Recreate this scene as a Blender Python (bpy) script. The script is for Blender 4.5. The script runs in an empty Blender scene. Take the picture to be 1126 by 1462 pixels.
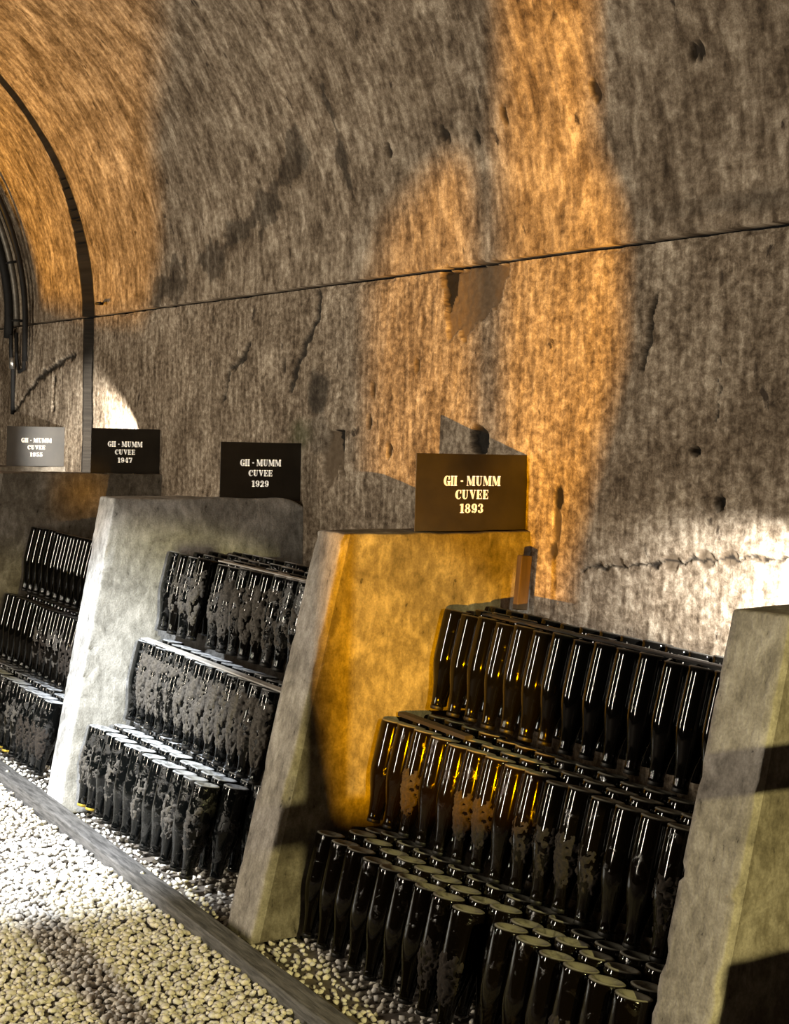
import bpy, bmesh, math, random
import numpy as np
from mathutils import Vector, Matrix
from mathutils.geometry import tessellate_polygon

random.seed(7)
rng = np.random.default_rng(7)
scene = bpy.context.scene
C = scene.collection
PI = math.pi

# ------------------------------------------------------------------ camera
# tunnel runs along +Y, rack wall at +X, gravel at z = 0
F_PX = 2111.0
cam_d = bpy.data.cameras.new('camera')
cam_d.sensor_fit = 'VERTICAL'
cam_d.sensor_height = 36.0
cam_d.lens = 36.0 * F_PX / 1462.0
cam_d.clip_start = 0.05
cam = bpy.data.objects.new('camera', cam_d)
C.objects.link(cam)
axY = np.array([-1263.0, -166.0, F_PX]); axY /= np.linalg.norm(axY)
dn = np.array([-0.03, 1.0, 0.0]); dn[2] = -(axY[0]*dn[0] + axY[1]*dn[1]) / axY[2]
dn /= np.linalg.norm(dn)
axZ = -dn
axX = np.cross(axY, axZ)
MR = np.array([axX, axY, axZ])
right, up, back = MR[:, 0], -MR[:, 1], -MR[:, 2]
cam.matrix_world = Matrix(((right[0], up[0], back[0], 0.0),
                           (right[1], up[1], back[1], 0.0),
                           (right[2], up[2], back[2], 1.5),
                           (0, 0, 0, 1)))
scene.camera = cam

# ------------------------------------------------------------------ world, colour
w = bpy.data.worlds.new('world'); scene.world = w
w.use_nodes = True
w.node_tree.nodes['Background'].inputs[0].default_value = (0.02, 0.018, 0.015, 1)
w.node_tree.nodes['Background'].inputs[1].default_value = 0.3
scene.view_settings.view_transform = 'Standard'
scene.view_settings.look = 'None'
scene.view_settings.gamma = 1.0
scene.view_settings.exposure = 0.0
scene.view_settings.use_curve_mapping = False

# ------------------------------------------------------------------ the cellar's lamps (light values)
P_TUBE1, P_TUBE2 = 95.0, 80.0
P_ORANGE, P_ORANGE_VAULT = 1400.0, 1150.0
P_WHITE, P_YELLOW = 2300.0, 1000.0
P_WALL_NEAR, P_WALL_FAR = 150.0, 360.0
ORANGE = (1.0, 0.43, 0.0)
WARM = (1.0, 0.88, 0.71)
COOL = (0.90, 0.95, 1.0)
YELLOW = (1.0, 0.86, 0.36)
L_ORANGE = Vector((0.20, 1.10, 0.78))
L_VAULT = Vector((-0.60, 10.4, 0.60))
L_WHITE = Vector((-0.45, 4.20, 2.95))
L_YELLOW = Vector((1.10, -2.20, 2.15))

# ------------------------------------------------------------------ helpers
def link(o, parent=None):
    C.objects.link(o)
    if parent is not None:
        o.parent = parent
    return o

def tag(o, label=None, cat=None, group=None, kind=None):
    if label: o['label'] = label
    if cat: o['category'] = cat
    if group: o['group'] = group
    if kind: o['kind'] = kind
    return o

def empty(name, loc=(0, 0, 0), rot=(0, 0, 0)):
    o = bpy.data.objects.new(name, None)
    o.location = loc; o.rotation_euler = rot
    o.empty_display_size = 0.05
    return link(o)

def mesh_np(name, V, Fs, smooth=True):
    """mesh from arrays; Fs: (n,3) or (n,4) array"""
    V = np.asarray(V, dtype=np.float32); Fs = np.asarray(Fs, dtype=np.int32)
    me = bpy.data.meshes.new(name)
    n, k = Fs.shape
    me.vertices.add(len(V)); me.vertices.foreach_set('co', V.ravel())
    me.loops.add(n * k); me.loops.foreach_set('vertex_index', Fs.ravel())
    me.polygons.add(n)
    me.polygons.foreach_set('loop_start', np.arange(0, n * k, k, dtype=np.int32))
    me.polygons.foreach_set('use_smooth', np.full(n, smooth, dtype=bool))
    me.update(calc_edges=True)
    me.validate()
    return me

def obj_me(name, me, mat=None, parent=None):
    if mat is not None and not me.materials:
        me.materials.append(mat)
    return link(bpy.data.objects.new(name, me), parent)

def from_bm(name, bm, mat, parent=None, smooth=False):
    me = bpy.data.meshes.new(name)
    bmesh.ops.recalc_face_normals(bm, faces=bm.faces)
    bm.to_mesh(me); bm.free()
    if smooth:
        for p in me.polygons: p.use_smooth = True
    return obj_me(name, me, mat, parent)

def bm_box(bm, x0, x1, y0, y1, z0, z1, bevel=0.0):
    r = bmesh.ops.create_cube(bm, size=1.0)
    for v in r['verts']:
        v.co = Vector((x0 + (v.co.x + .5) * (x1 - x0), y0 + (v.co.y + .5) * (y1 - y0), z0 + (v.co.z + .5) * (z1 - z0)))
    if bevel > 0:
        es = list({e for v in r['verts'] for e in v.link_edges})
        bmesh.ops.bevel(bm, geom=es, offset=bevel, segments=2, affect='EDGES', profile=0.5)

def lathe(profile, seg=22, axis_flip=False):
    """profile list of (r, z) -> V, F quads (open at ends unless r = 0)"""
    V = []
    for r, z in profile:
        for k in range(seg):
            a = 2 * PI * k / seg
            V.append((r * math.cos(a), r * math.sin(a), z))
    Fq = []
    for i in range(len(profile) - 1):
        for k in range(seg):
            a = i * seg + k; b = i * seg + (k + 1) % seg
            Fq.append((a, b, b + seg, a + seg))
    return np.array(V), np.array(Fq)

def tube_mesh(name, pts, r, seg=8):
    pts = [Vector(p) for p in pts]
    V = []; Fq = []
    nrm = None
    for i, p in enumerate(pts):
        t = (pts[min(i + 1, len(pts) - 1)] - pts[max(i - 1, 0)]).normalized()
        if nrm is None:
            nrm = t.cross(Vector((0, 1, 0.01))).normalized()
        nrm = (nrm - t * nrm.dot(t)).normalized()
        b = t.cross(nrm)
        rr = r[i] if isinstance(r, (list, tuple)) else r
        for k in range(seg):
            a = 2 * PI * k / seg
            V.append(p + (nrm * math.cos(a) + b * math.sin(a)) * rr)
    for i in range(len(pts) - 1):
        for k in range(seg):
            a = i * seg + k; c = i * seg + (k + 1) % seg
            Fq.append((a, c, c + seg, a + seg))
    # caps as thin collapsed quads
    n = len(V)
    V.append(pts[0]); V.append(pts[-1])
    for k in range(0, seg, 2):
        Fq.append((n, (k + 2) % seg, (k + 1) % seg, k))
        o = (len(pts) - 1) * seg
        Fq.append((n + 1, o + k, o + (k + 1) % seg, o + (k + 2) % seg))
    return mesh_np(name, [tuple(v) for v in V], Fq)

# tiling value noise (vectorised)
_T = np.random.default_rng(3).random((256, 256))
def vnoise(x, y, seed=0):
    x = np.asarray(x, float) + seed * 17.31; y = np.asarray(y, float) + seed * 9.77
    xi = np.floor(x).astype(int); yi = np.floor(y).astype(int)
    u = x - xi; v = y - yi
    u = u * u * (3 - 2 * u); v = v * v * (3 - 2 * v)
    a = _T[xi & 255, yi & 255]; b = _T[(xi + 1) & 255, yi & 255]
    c = _T[xi & 255, (yi + 1) & 255]; d = _T[(xi + 1) & 255, (yi + 1) & 255]
    return (a * (1 - u) + b * u) * (1 - v) + (c * (1 - u) + d * u) * v
def fbm(x, y, oct=4, seed=0):
    s = 0; amp = .5; tot = 0
    for o in range(oct):
        s = s + amp * vnoise(x * 2 ** o, y * 2 ** o, seed + o); tot += amp; amp *= .5
    return s / tot

# ------------------------------------------------------------------ materials
def new_mat(name):
    m = bpy.data.materials.new(name); m.use_nodes = True
    nt = m.node_tree
    for n in list(nt.nodes): nt.nodes.remove(n)
    out = nt.nodes.new('ShaderNodeOutputMaterial')
    bs = nt.nodes.new('ShaderNodeBsdfPrincipled')
    nt.links.new(bs.outputs[0], out.inputs[0])
    return m, nt, bs
def nd(nt, t, **kw):
    n = nt.nodes.new(t)
    for k, v in kw.items():
        setattr(n, k, v)
    return n
def ramp(nt, stops, interp='LINEAR'):
    r = nt.nodes.new('ShaderNodeValToRGB'); r.color_ramp.interpolation = interp
    e = r.color_ramp.elements
    while len(e) > 1: e.remove(e[-1])
    e[0].position = stops[0][0]; e[0].color = (*stops[0][1], 1)
    for p, c in stops[1:]:
        x = e.new(p); x.color = (*c, 1)
    return r
def g(v): return (v, v, v)
def mix(nt, fac, a, b, mode='MIX'):
    n = nt.nodes.new('ShaderNodeMix'); n.data_type = 'RGBA'; n.blend_type = mode
    for sock, val in ((n.inputs['Factor'], fac), (n.inputs[6], a), (n.inputs[7], b)):
        if hasattr(val, 'is_linked') or isinstance(val, bpy.types.NodeSocket):
            nt.links.new(val, sock)
        elif isinstance(val, tuple):
            sock.default_value = (*val, 1) if len(val) == 3 else val
        else:
            sock.default_value = val
    return n.outputs[2]
def mathn(nt, op, a, b=None):
    n = nt.nodes.new('ShaderNodeMath'); n.operation = op
    for i, v in enumerate((a, b)):
        if v is None: continue
        if isinstance(v, bpy.types.NodeSocket): nt.links.new(v, n.inputs[i])
        else: n.inputs[i].default_value = v
    return n.outputs[0]
def noise(nt, vec, scale, detail=4, rough=.55, dist=0.0):
    n = nt.nodes.new('ShaderNodeTexNoise'); n.inputs['Scale'].default_value = scale
    n.inputs['Detail'].default_value = detail; n.inputs['Roughness'].default_value = rough
    n.inputs['Distortion'].default_value = dist
    if vec is not None: nt.links.new(vec, n.inputs['Vector'])
    return n.outputs['Fac']
def mapping(nt, vec, scale):
    n = nt.nodes.new('ShaderNodeMapping'); n.inputs['Scale'].default_value = scale
    nt.links.new(vec, n.inputs['Vector']); return n.outputs[0]
def bump(nt, bs, h, strength=.4, dist=.01):
    b = nt.nodes.new('ShaderNodeBump'); b.inputs['Strength'].default_value = strength
    b.inputs['Distance'].default_value = dist
    nt.links.new(h, b.inputs['Height']); nt.links.new(b.outputs[0], bs.inputs['Normal'])

def mat_wall(name, wts, medscale):
    m, nt, bs = new_mat(name)
    uv = nd(nt, 'ShaderNodeUVMap', uv_map='surface').outputs[0]
    att = nd(nt, 'ShaderNodeAttribute', attribute_name='defect')
    sep = nd(nt, 'ShaderNodeSeparateColor'); nt.links.new(att.outputs['Color'], sep.inputs[0])
    fine = noise(nt, mapping(nt, uv, (.52, .60, 1)), 66, 6, .66, .25)
    stre = noise(nt, mapping(nt, uv, (.75, .30, 1)), 26, 4, .6, .3)
    big = noise(nt, uv, 2.3, 4, .6, .8)
    grain = noise(nt, uv, 190, 3, .6)
    hair = noise(nt, mapping(nt, uv, (.8, .11, 1)), 44, 4, .6, .25)
    med = noise(nt, mapping(nt, uv, (.8, .55, 1)), medscale, 5, .6, .5)
    f = mathn(nt, 'ADD', mathn(nt, 'ADD', mathn(nt, 'MULTIPLY', fine, wts[0]), mathn(nt, 'MULTIPLY', hair, wts[1])),
              mathn(nt, 'ADD', mathn(nt, 'MULTIPLY', med, wts[2]), mathn(nt, 'MULTIPLY', stre, wts[3])))
    col = ramp(nt, [(.38, (.050, .035, .022)), (.445, (.145, .110, .076)), (.50, (.262, .210, .155)),
                    (.55, (.42, .355, .275)), (.615, (.66, .58, .475))])
    nt.links.new(f, col.inputs[0])
    bigr = ramp(nt, [(.3, (.66, .62, .57)), (.5, (.90, .88, .85)), (.68, (1.12, 1.10, 1.07))])
    nt.links.new(big, bigr.inputs[0])
    c = mix(nt, 1.0, col.outputs[0], bigr.outputs[0], 'MULTIPLY')
    # sparse dark flecks
    fl = noise(nt, mapping(nt, uv, (.8, .4, 1)), 15, 5, .62, .4)
    flr = ramp(nt, [(.30, g(.0)), (.35, g(1.0))]); nt.links.new(fl, flr.inputs[0])
    c = mix(nt, mathn(nt, 'SUBTRACT', 1.0, flr.outputs[0]), c, (.055, .04, .028))
    gr = ramp(nt, [(.3, g(.72)), (.7, g(1.2))]); nt.links.new(grain, gr.inputs[0])
    c = mix(nt, 1.0, c, gr.outputs[0], 'MULTIPLY')
    # broken-out concrete, wet stains with painted hole and joint shade, algae
    c = mix(nt, mathn(nt, 'MULTIPLY', sep.outputs[1], .93), c, mix(nt, fine, (.075, .052, .031), (.165, .122, .080)))
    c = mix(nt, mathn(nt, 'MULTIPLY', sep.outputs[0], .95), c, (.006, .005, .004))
    c = mix(nt, mathn(nt, 'MULTIPLY', sep.outputs[2], .7), c, (.035, .045, .012))
    nt.links.new(c, bs.inputs['Base Color'])
    bs.inputs['Roughness'].default_value = .85
    bs.inputs['Specular IOR Level'].default_value = .25
    h = mathn(nt, 'ADD', mathn(nt, 'MULTIPLY', f, 1.0), mathn(nt, 'MULTIPLY', grain, .25))
    bump(nt, bs, h, .6, .007)
    return m

def mat_concrete(name, lo, mid, hi, scale=1.0):
    m, nt, bs = new_mat(name)
    co = nd(nt, 'ShaderNodeTexCoord').outputs['Object']
    a = noise(nt, co, 7 * scale, 6, .62, .6)
    b = noise(nt, mapping(nt, co, (1, 1, .5)), 45 * scale, 4, .6, .3)
    v = noise(nt, co, 160, 3, .6)
    f = mathn(nt, 'ADD', mathn(nt, 'MULTIPLY', a, .6), mathn(nt, 'MULTIPLY', b, .4))
    col = ramp(nt, [(.34, lo), (.5, mid), (.66, hi)])
    nt.links.new(f, col.inputs[0])
    pit = ramp(nt, [(.27, g(.35)), (.34, g(1))]); nt.links.new(b, pit.inputs[0])
    c = mix(nt, 1.0, col.outputs[0], pit.outputs[0], 'MULTIPLY')
    gr = ramp(nt, [(.3, g(.8)), (.7, g(1.15))]); nt.links.new(v, gr.inputs[0])
    c = mix(nt, 1.0, c, gr.outputs[0], 'MULTIPLY')
    nt.links.new(c, bs.inputs['Base Color'])
    bs.inputs['Roughness'].default_value = .88
    bs.inputs['Specular IOR Level'].default_value = .25
    bump(nt, bs, mathn(nt, 'ADD', f, mathn(nt, 'MULTIPLY', v, .25)), .6, .008)
    return m

def mat_glass(name, dust_amt, tint, dust_col, up_col, up_amt):
    """near-black bottle glass, dust lying on the up-turned base and in blotches on the side"""
    m, nt, bs = new_mat(name)
    co = nd(nt, 'ShaderNodeTexCoord').outputs['Object']
    oi = nd(nt, 'ShaderNodeObjectInfo')
    off = nd(nt, 'ShaderNodeVectorMath', operation='ADD')
    sc = nd(nt, 'ShaderNodeVectorMath', operation='SCALE'); sc.inputs['Scale'].default_value = 9.0
    nt.links.new(oi.outputs['Location'], sc.inputs[0])
    nt.links.new(co, off.inputs[0]); nt.links.new(sc.outputs[0], off.inputs[1])
    n1 = noise(nt, off.outputs[0], 26, 6, .66, .8)
    n2 = noise(nt, off.outputs[0], 110, 3, .6)
    f = mathn(nt, 'ADD', mathn(nt, 'MULTIPLY', n1, .8), mathn(nt, 'MULTIPLY', n2, .2))
    thr = .62 - dust_amt * .25
    dr = ramp(nt, [(thr, g(0)), (thr + .07, g(1))]); nt.links.new(f, dr.inputs[0])
    geo = nd(nt, 'ShaderNodeNewGeometry')
    sx = nd(nt, 'ShaderNodeSeparateXYZ'); nt.links.new(geo.outputs['Normal'], sx.inputs[0])
    upm = ramp(nt, [(.50, g(0)), (.80, g(1))]); nt.links.new(sx.outputs['Z'], upm.inputs[0])
    upn = ramp(nt, [(.30, g(.35)), (.48, g(1))]); nt.links.new(n1, upn.inputs[0])
    upf = mathn(nt, 'MULTIPLY', upm.outputs[0], upn.outputs[0])
    fac = mathn(nt, 'MAXIMUM', mathn(nt, 'MULTIPLY', dr.outputs[0], min(1.0, dust_amt * 1.2)), mathn(nt, 'MULTIPLY', upf, up_amt))
    c = mix(nt, fac, tint, mix(nt, upm.outputs[0], dust_col, up_col))
    nt.links.new(c, bs.inputs['Base Color'])
    rr = mathn(nt, 'ADD', mathn(nt, 'MULTIPLY', fac, .75), .055)
    nt.links.new(rr, bs.inputs['Roughness'])
    bs.inputs['IOR'].default_value = 1.5
    bs.inputs['Specular IOR Level'].default_value = .36
    bump(nt, bs, fac, .35, .002)
    return m

def mat_plain(name, col, rough=.6, metal=0.0, nscale=40, var=.35, bumpd=.0, stretch=None):
    m, nt, bs = new_mat(name)
    co = nd(nt, 'ShaderNodeTexCoord').outputs['Object']
    if stretch: co = mapping(nt, co, stretch)
    n = noise(nt, co, nscale, 5, .6, .3)
    lo = tuple(x * (1 - var) for x in col); hi = tuple(min(1, x * (1 + var)) for x in col)
    r = ramp(nt, [(.35, lo), (.65, hi)]); nt.links.new(n, r.inputs[0])
    nt.links.new(r.outputs[0], bs.inputs['Base Color'])
    bs.inputs['Roughness'].default_value = rough; bs.inputs['Metallic'].default_value = metal
    if bumpd: bump(nt, bs, n, .6, bumpd)
    return m

def mat_gravel():
    m, nt, bs = new_mat('pale_gravel')
    att = nd(nt, 'ShaderNodeAttribute', attribute_name='stone')
    co = nd(nt, 'ShaderNodeTexCoord').outputs['Object']
    n = noise(nt, co, 150, 4, .6)
    r = ramp(nt, [(.3, g(.82)), (.7, g(1.08))]); nt.links.new(n, r.inputs[0])
    c = mix(nt, 1.0, att.outputs['Color'], r.outputs[0], 'MULTIPLY')
    nt.links.new(c, bs.inputs['Base Color'])
    bs.inputs['Roughness'].default_value = .7
    bs.inputs['Specular IOR Level'].default_value = .3
    return m

def mat_emit(name, col, strength):
    m, nt, bs = new_mat(name)
    bs.inputs['Base Color'].default_value = (*col, 1)
    bs.inputs['Emission Color'].default_value = (*col, 1)
    bs.inputs['Emission Strength'].default_value = strength
    return m

M_WALL = mat_wall('cellar_concrete', (.42, .24, .18, .16), 7)
M_VAULT = mat_wall('vault_concrete', (.30, .14, .22, .34), 9)
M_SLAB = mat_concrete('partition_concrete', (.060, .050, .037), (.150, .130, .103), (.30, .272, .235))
M_SLAB_FRONT = mat_concrete('pale_front_concrete', (.12, .105, .09), (.29, .262, .225), (.46, .425, .38))  # paler concrete for the front faces of the slabs only
M_SLAB_LIT = mat_concrete('lit_slab_concrete', (.13, .125, .115), (.34, .335, .32), (.62, .61, .60), .8)  # paler slab concrete: the white lamp's brightness put into the colour
M_FARWALL = mat_concrete('low_bounce_concrete', (.06, .05, .04), (.10, .088, .072), (.15, .135, .115))  # unseen walls coloured dark to cut the light they bounce
M_FLOOR = mat_plain('packed_earth', (.12, .10, .08), .95, 0, 30)
M_GLASS = mat_glass('black_bottle_glass', .08, (.002, .0018, .0015), (.05, .042, .03), (.10, .095, .085), .45)
M_GLASS_BROWN = mat_glass('brown_tinted_bottle_glass', .22, (.003, .002, .001), (.020, .013, .007), (.21, .20, .16), .95)
M_GLASS_DUSTY = mat_glass('dusty_bottle_glass', .42, (.002, .0023, .0022), (.036, .034, .031), (.42, .43, .44), .95)
M_MOULD = mat_plain('cellar_mould', (.068, .060, .050), .95, 0, 130, .5, .003)
M_MOULD_BR = mat_plain('brown_cellar_mould', (.019, .013, .008), .95, 0, 130, .5, .003)
M_CAP = mat_plain('yellow_foil', (.62, .43, .06), .35, .3, 60, .2)
M_CAP_DK = mat_plain('dull_cap', (.012, .011, .009), .5, .5, 60, .3)
M_GRAVEL = mat_gravel()
M_RAIL = mat_plain('weathered_kerb_timber', (.10, .095, .09), .75, 0, 16, .5, .004, (6, .7, 6))
M_LATH_PALE = mat_plain('pale_lath', (.45, .43, .40), .8, 0, 30, .35, .002, (1, .15, 1))
M_LATH_DARK = mat_plain('dark_lath', (.014, .010, .008), .8, 0, 30, .4, .002, (1, .15, 1))
M_STAKE = mat_plain('brown_stake', (.065, .040, .022), .8, 0, 22, .4, .003, (1, 1, .15))
M_SIGN = mat_plain('dark_sign_steel', (.020, .016, .011), .5, .0, 14, .25)
M_LETTER = mat_emit('glowing_cream_lettering', (.92, .84, .70), .55)  # emission added so the lettering reads bright on unlit signs
M_CABLE = mat_plain('black_cable', (.006, .0055, .005), .75, 0, 40, .3)
M_CONDUIT = mat_plain('grey_conduit', (.16, .145, .12), .45, .3, 40, .3)
M_BLACK = mat_plain('black_lamp_housing', (.02, .02, .02), .5, .2, 30, .2)
M_BOLT = mat_plain('zinc_bolt', (.6, .6, .58), .35, .9, 60, .2)

# ------------------------------------------------------------------ wall and vault
WX, SPR, R_V, CXV = 2.74, 2.025, 1.69, 1.05
def surf(Y, s, d=0.0):
    Y = np.asarray(Y, float); s = np.asarray(s, float)
    a = np.maximum(0, (s - SPR) / R_V)
    x = np.where(s <= SPR, WX + d, CXV + (R_V + d) * np.cos(a))
    z = np.where(s <= SPR, s, SPR + (R_V + d) * np.sin(a))
    return x, Y, z

def ell(Y, s, cy, cs, ry, rs, seed=1, wob=.35, soft=.35):
    """1 inside a wobbly ellipse, 0 outside"""
    q = np.sqrt(((Y - cy) / ry) ** 2 + ((s - cs) / rs) ** 2)
    n = fbm(Y / ry * 1.1 + seed * 3.1, s / rs * 1.1 + seed, 3, seed) - .5
    return np.clip((1 + wob * 2 * n - q) / soft, 0, 1)

def inpoly(Y, s, poly):
    inside = np.zeros(Y.shape, bool)
    n = len(poly)
    for i in range(n):
        y1, s1 = poly[i]; y2, s2 = poly[(i + 1) % n]
        if s1 == s2: continue
        cond = ((s1 > s) != (s2 > s)) & (Y < (y2 - y1) * (s - s1) / (s2 - s1) + y1)
        inside ^= cond
    return inside.astype(float)

def segd(Y, s, pts):
    d = np.full(Y.shape, 9.0)
    for (a, b), (c, e) in zip(pts[:-1], pts[1:]):
        vx, vy = c - a, e - b
        t = np.clip(((Y - a) * vx + (s - b) * vy) / (vx * vx + vy * vy), 0, 1)
        d = np.minimum(d, np.hypot(Y - a - t * vx, s - b - t * vy))
    return d

SPALL = [(4.298, 2.03), (3.925, 2.03), (3.922, 1.965), (3.98, 1.883), (4.043, 1.854), (4.099, 1.834), (4.154, 1.771), (4.191, 1.819), (4.263, 1.788)]
DEEP = [(4.298, 2.02), (4.219, 2.02), (4.241, 1.927), (4.273, 1.879)]
REC2 = [(5.096, 1.467), (4.961, 1.47), (4.95, 1.288), (4.984, 1.297), (5.079, 1.364)]

REC3 = [(5.03, 1.468), (4.957, 1.47), (4.948, 1.288), (4.972, 1.33), (5.0, 1.40)]

def defects(Y, s):
    dep = np.zeros(Y.shape); stain_shade = np.zeros(Y.shape); raw = np.zeros(Y.shape); alg = np.zeros(Y.shape)
    jy = (fbm(Y * 28, s * 28, 3, 5) - .5) * .065; js = (fbm(Y * 28, s * 28, 3, 9) - .5) * .065
    def chip(mask, depth, st=0.0):
        nonlocal dep, raw, stain_shade
        dep = np.maximum(dep, mask * depth); raw = np.maximum(raw, mask)
        if st: stain_shade = np.maximum(stain_shade, mask * st)  # holes painted black in place of the shade of real depth
    chip(inpoly(Y + jy, s + js, SPALL), .013)
    chip(inpoly(Y + jy * .5, s + js * .5, DEEP), .018, 1.0)
    chip(inpoly(Y + jy * .5, s + js * .5, REC2), .022)
    chip(inpoly(Y + jy * .3, s + js * .3, REC3), .012, 1.0)
    chip(ell(Y, s, 5.07, 1.34, .06, .10, 3), .018)
    for i, (cy, cs, ry, rs) in enumerate([(3.301, 1.113, .020, .019), (3.084, 1.138, .036, .028), (2.954, 1.158, .036, .028), (2.862, 1.171, .036, .025), (2.753, 1.179, .028, .014)]):
        chip(ell(Y, s, cy, cs, ry, rs, i + 2, .25, .2), .007)
    chip(ell(Y, s, 3.007, 1.447, .021, .014, 4, .15, .15), .025, 1.0)
    chip(ell(Y, s, 2.905, 1.313, .019, .021, 5, .4, .2), .022, 1.0)
    chip(ell(Y, s, 3.600, 1.287, .024, .040, 6, .3, .2), .008, 1.0)
    chip(ell(Y, s, 3.605, 1.20, .018, .06, 7, .4, .3), .006, .5)
    chip(ell(Y, s, 3.618, 1.125, .022, .026, 8, .4, .3), .006, .7)
    chip(ell(Y, s, 4.042, 1.450, .055, .050, 9, .35, .2), .028, 1.0)
    for i, (cy, cs) in enumerate([(3.435, 2.484), (3.42, 2.46), (3.016, 2.507), (2.99, 2.50), (3.875, 2.475), (4.233, 2.474), (4.204, 2.458), (4.59, 2.467), (4.045, 2.435), (4.75, 1.62), (4.77, 1.50), (4.45, 1.70), (5.5, 1.72), (4.62, 1.40)]):
        chip(ell(Y, s, cy, cs, .016, .032, i + 11, .5, .3), .014, .85)
    # cracks and the ragged pour line of the lower wall
    for pts, wd, dp in (([(3.478, 1.081), (3.254, 1.111), (2.968, 1.155), (2.65, 1.194), (2.2, 1.21)], .0045, .008),
                        ([(3.182, 1.887), (3.206, 1.801), (3.229, 1.684)], .011, .014),
                        ([(2.919, 1.706), (2.921, 1.531)], .003, .005),
                        ([(5.838, 1.822), (5.90, 1.75), (6.02, 1.72), (6.06, 1.64), (6.10, 1.56)], .016, .014),
                        ([(8.1, 1.82), (8.4, 1.77), (8.726, 1.70), (9.2, 1.50)], .020, .012),
                        ([(8.44, 1.70), (8.46, 1.52)], .016, .015),
                        ([(5.19, 1.99), (5.21, 1.90), (5.28, 1.82), (5.36, 1.74), (5.42, 1.62)], .018, .010)):
        q = segd(Y + jy * .6, s + js * .6, pts)
        nn = fbm(Y * 30, s * 30, 2, 21)
        mk = np.clip((wd * (.4 + 1.5 * nn) - q) / (wd * .5), 0, 1)
        dep = np.maximum(dep, mk * dp); stain_shade = np.maximum(stain_shade, mk * .9)
    # stains
    stain_shade = np.maximum(stain_shade, ell(Y, s, 5.18, 1.61, .105, .115, 31, .35, .35) * .8)
    stain_shade = np.maximum(stain_shade, ell(Y, s, 5.17, 1.45, .11, .10, 33, .3, .4) * .5)
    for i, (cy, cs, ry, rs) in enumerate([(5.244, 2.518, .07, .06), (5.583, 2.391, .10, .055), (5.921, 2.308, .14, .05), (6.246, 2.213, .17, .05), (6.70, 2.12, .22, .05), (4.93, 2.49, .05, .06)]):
        stain_shade = np.maximum(stain_shade, ell(Y, s, cy, cs, ry, rs, 41 + i, .55, .3) * .62)
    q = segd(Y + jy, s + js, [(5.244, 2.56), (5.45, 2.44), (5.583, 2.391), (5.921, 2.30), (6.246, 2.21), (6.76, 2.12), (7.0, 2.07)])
    stain_shade = np.maximum(stain_shade, np.clip((.10 * (-.75 + 2.6 * fbm(Y * 9, s * 11, 4, 77)) - q) / .012, 0, 1) * .55)
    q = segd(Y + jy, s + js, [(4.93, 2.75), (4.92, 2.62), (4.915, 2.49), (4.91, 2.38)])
    stain_shade = np.maximum(stain_shade, np.clip((.022 * (.3 + 1.4 * fbm(Y * 12, s * 12, 3, 78)) - q) / .008, 0, 1) * .7)
    stain_shade = np.maximum(stain_shade, ell(Y, s, 2.9, 2.10, .5, .035, 52, .5, .6) * .45)
    alg = np.maximum(alg, ell(Y, s, 5.33, 1.44, .13, .08, 61, .5, .8))
    return dep, stain_shade, raw, alg

def build_shell(name, ycols, srows, base_off, mat, lip_low=None, lip_top=None):
    Y, S = np.meshgrid(ycols, srows, indexing='ij')
    dep, stain_shade, raw, alg = defects(Y, S)
    d = base_off + dep * (1 + .8 * (fbm(Y * 60, S * 60, 2, 71) - .5))
    d = d + (fbm(Y * 1.6, S * 1.6, 3, 1) - .5) * .020 + (fbm(Y * 9, S * 5, 3, 2) - .5) * .008 + (fbm(Y * 55, S * 30, 2, 3) - .5) * .0035
    # joint between two lengths of the tunnel
    gy = 0.0
    gw = np.where(S < SPR, .085, np.clip(.125 - (S - SPR - .35) * .22, .024, .125))
    joint = ((Y > 7.84 + gy) & (Y < 7.84 + gy + gw)).astype(float)
    d = d + joint * .30 - (Y >= 7.84 + gy + gw) * .02
    stain_shade = np.maximum(stain_shade, ((Y > 7.835 + gy) & (Y < 7.855 + gy + gw)) * 1.0)  # groove painted dark: its shade is put into the colour
    if lip_low is not None:
        d[:, 0] += lip_low
        d[:, 1:3] += np.clip((fbm(ycols[:, None] * 18, np.array([[.5, .7]]), 2, 14) - .45), 0, 1) * .02
    if lip_top is not None:
        d[:, -1] += lip_top
        d[:, -4:-1] += np.clip((fbm(ycols[:, None] * 14, np.array([[.5, .6, .7]]), 2, 12) - .5), 0, 1) * .05
    x, y, z = surf(Y, S, d)
    ny, ns = Y.shape
    V = np.stack([x, y, z], -1).reshape(-1, 3)
    idx = np.arange(ny * ns).reshape(ny, ns)
    Fq = np.stack([idx[:-1, :-1], idx[:-1, 1:], idx[1:, 1:], idx[1:, :-1]], -1).reshape(-1, 4)
    me = mesh_np(name, V, Fq)
    uvl = me.uv_layers.new(name='surface')
    li = np.empty(len(me.loops), dtype=np.int32); me.loops.foreach_get('vertex_index', li)
    uv = np.stack([Y.ravel(), S.ravel()], -1)[li]
    uvl.data.foreach_set('uv', uv.astype(np.float32).ravel())
    at = me.attributes.new('defect', 'FLOAT_COLOR', 'POINT')
    colr = np.stack([stain_shade.ravel(), raw.ravel(), alg.ravel(), np.ones(ny * ns)], -1).astype(np.float32)
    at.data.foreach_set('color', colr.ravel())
    o = obj_me(name, me, mat)
    return tag(o, kind='structure')

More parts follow.
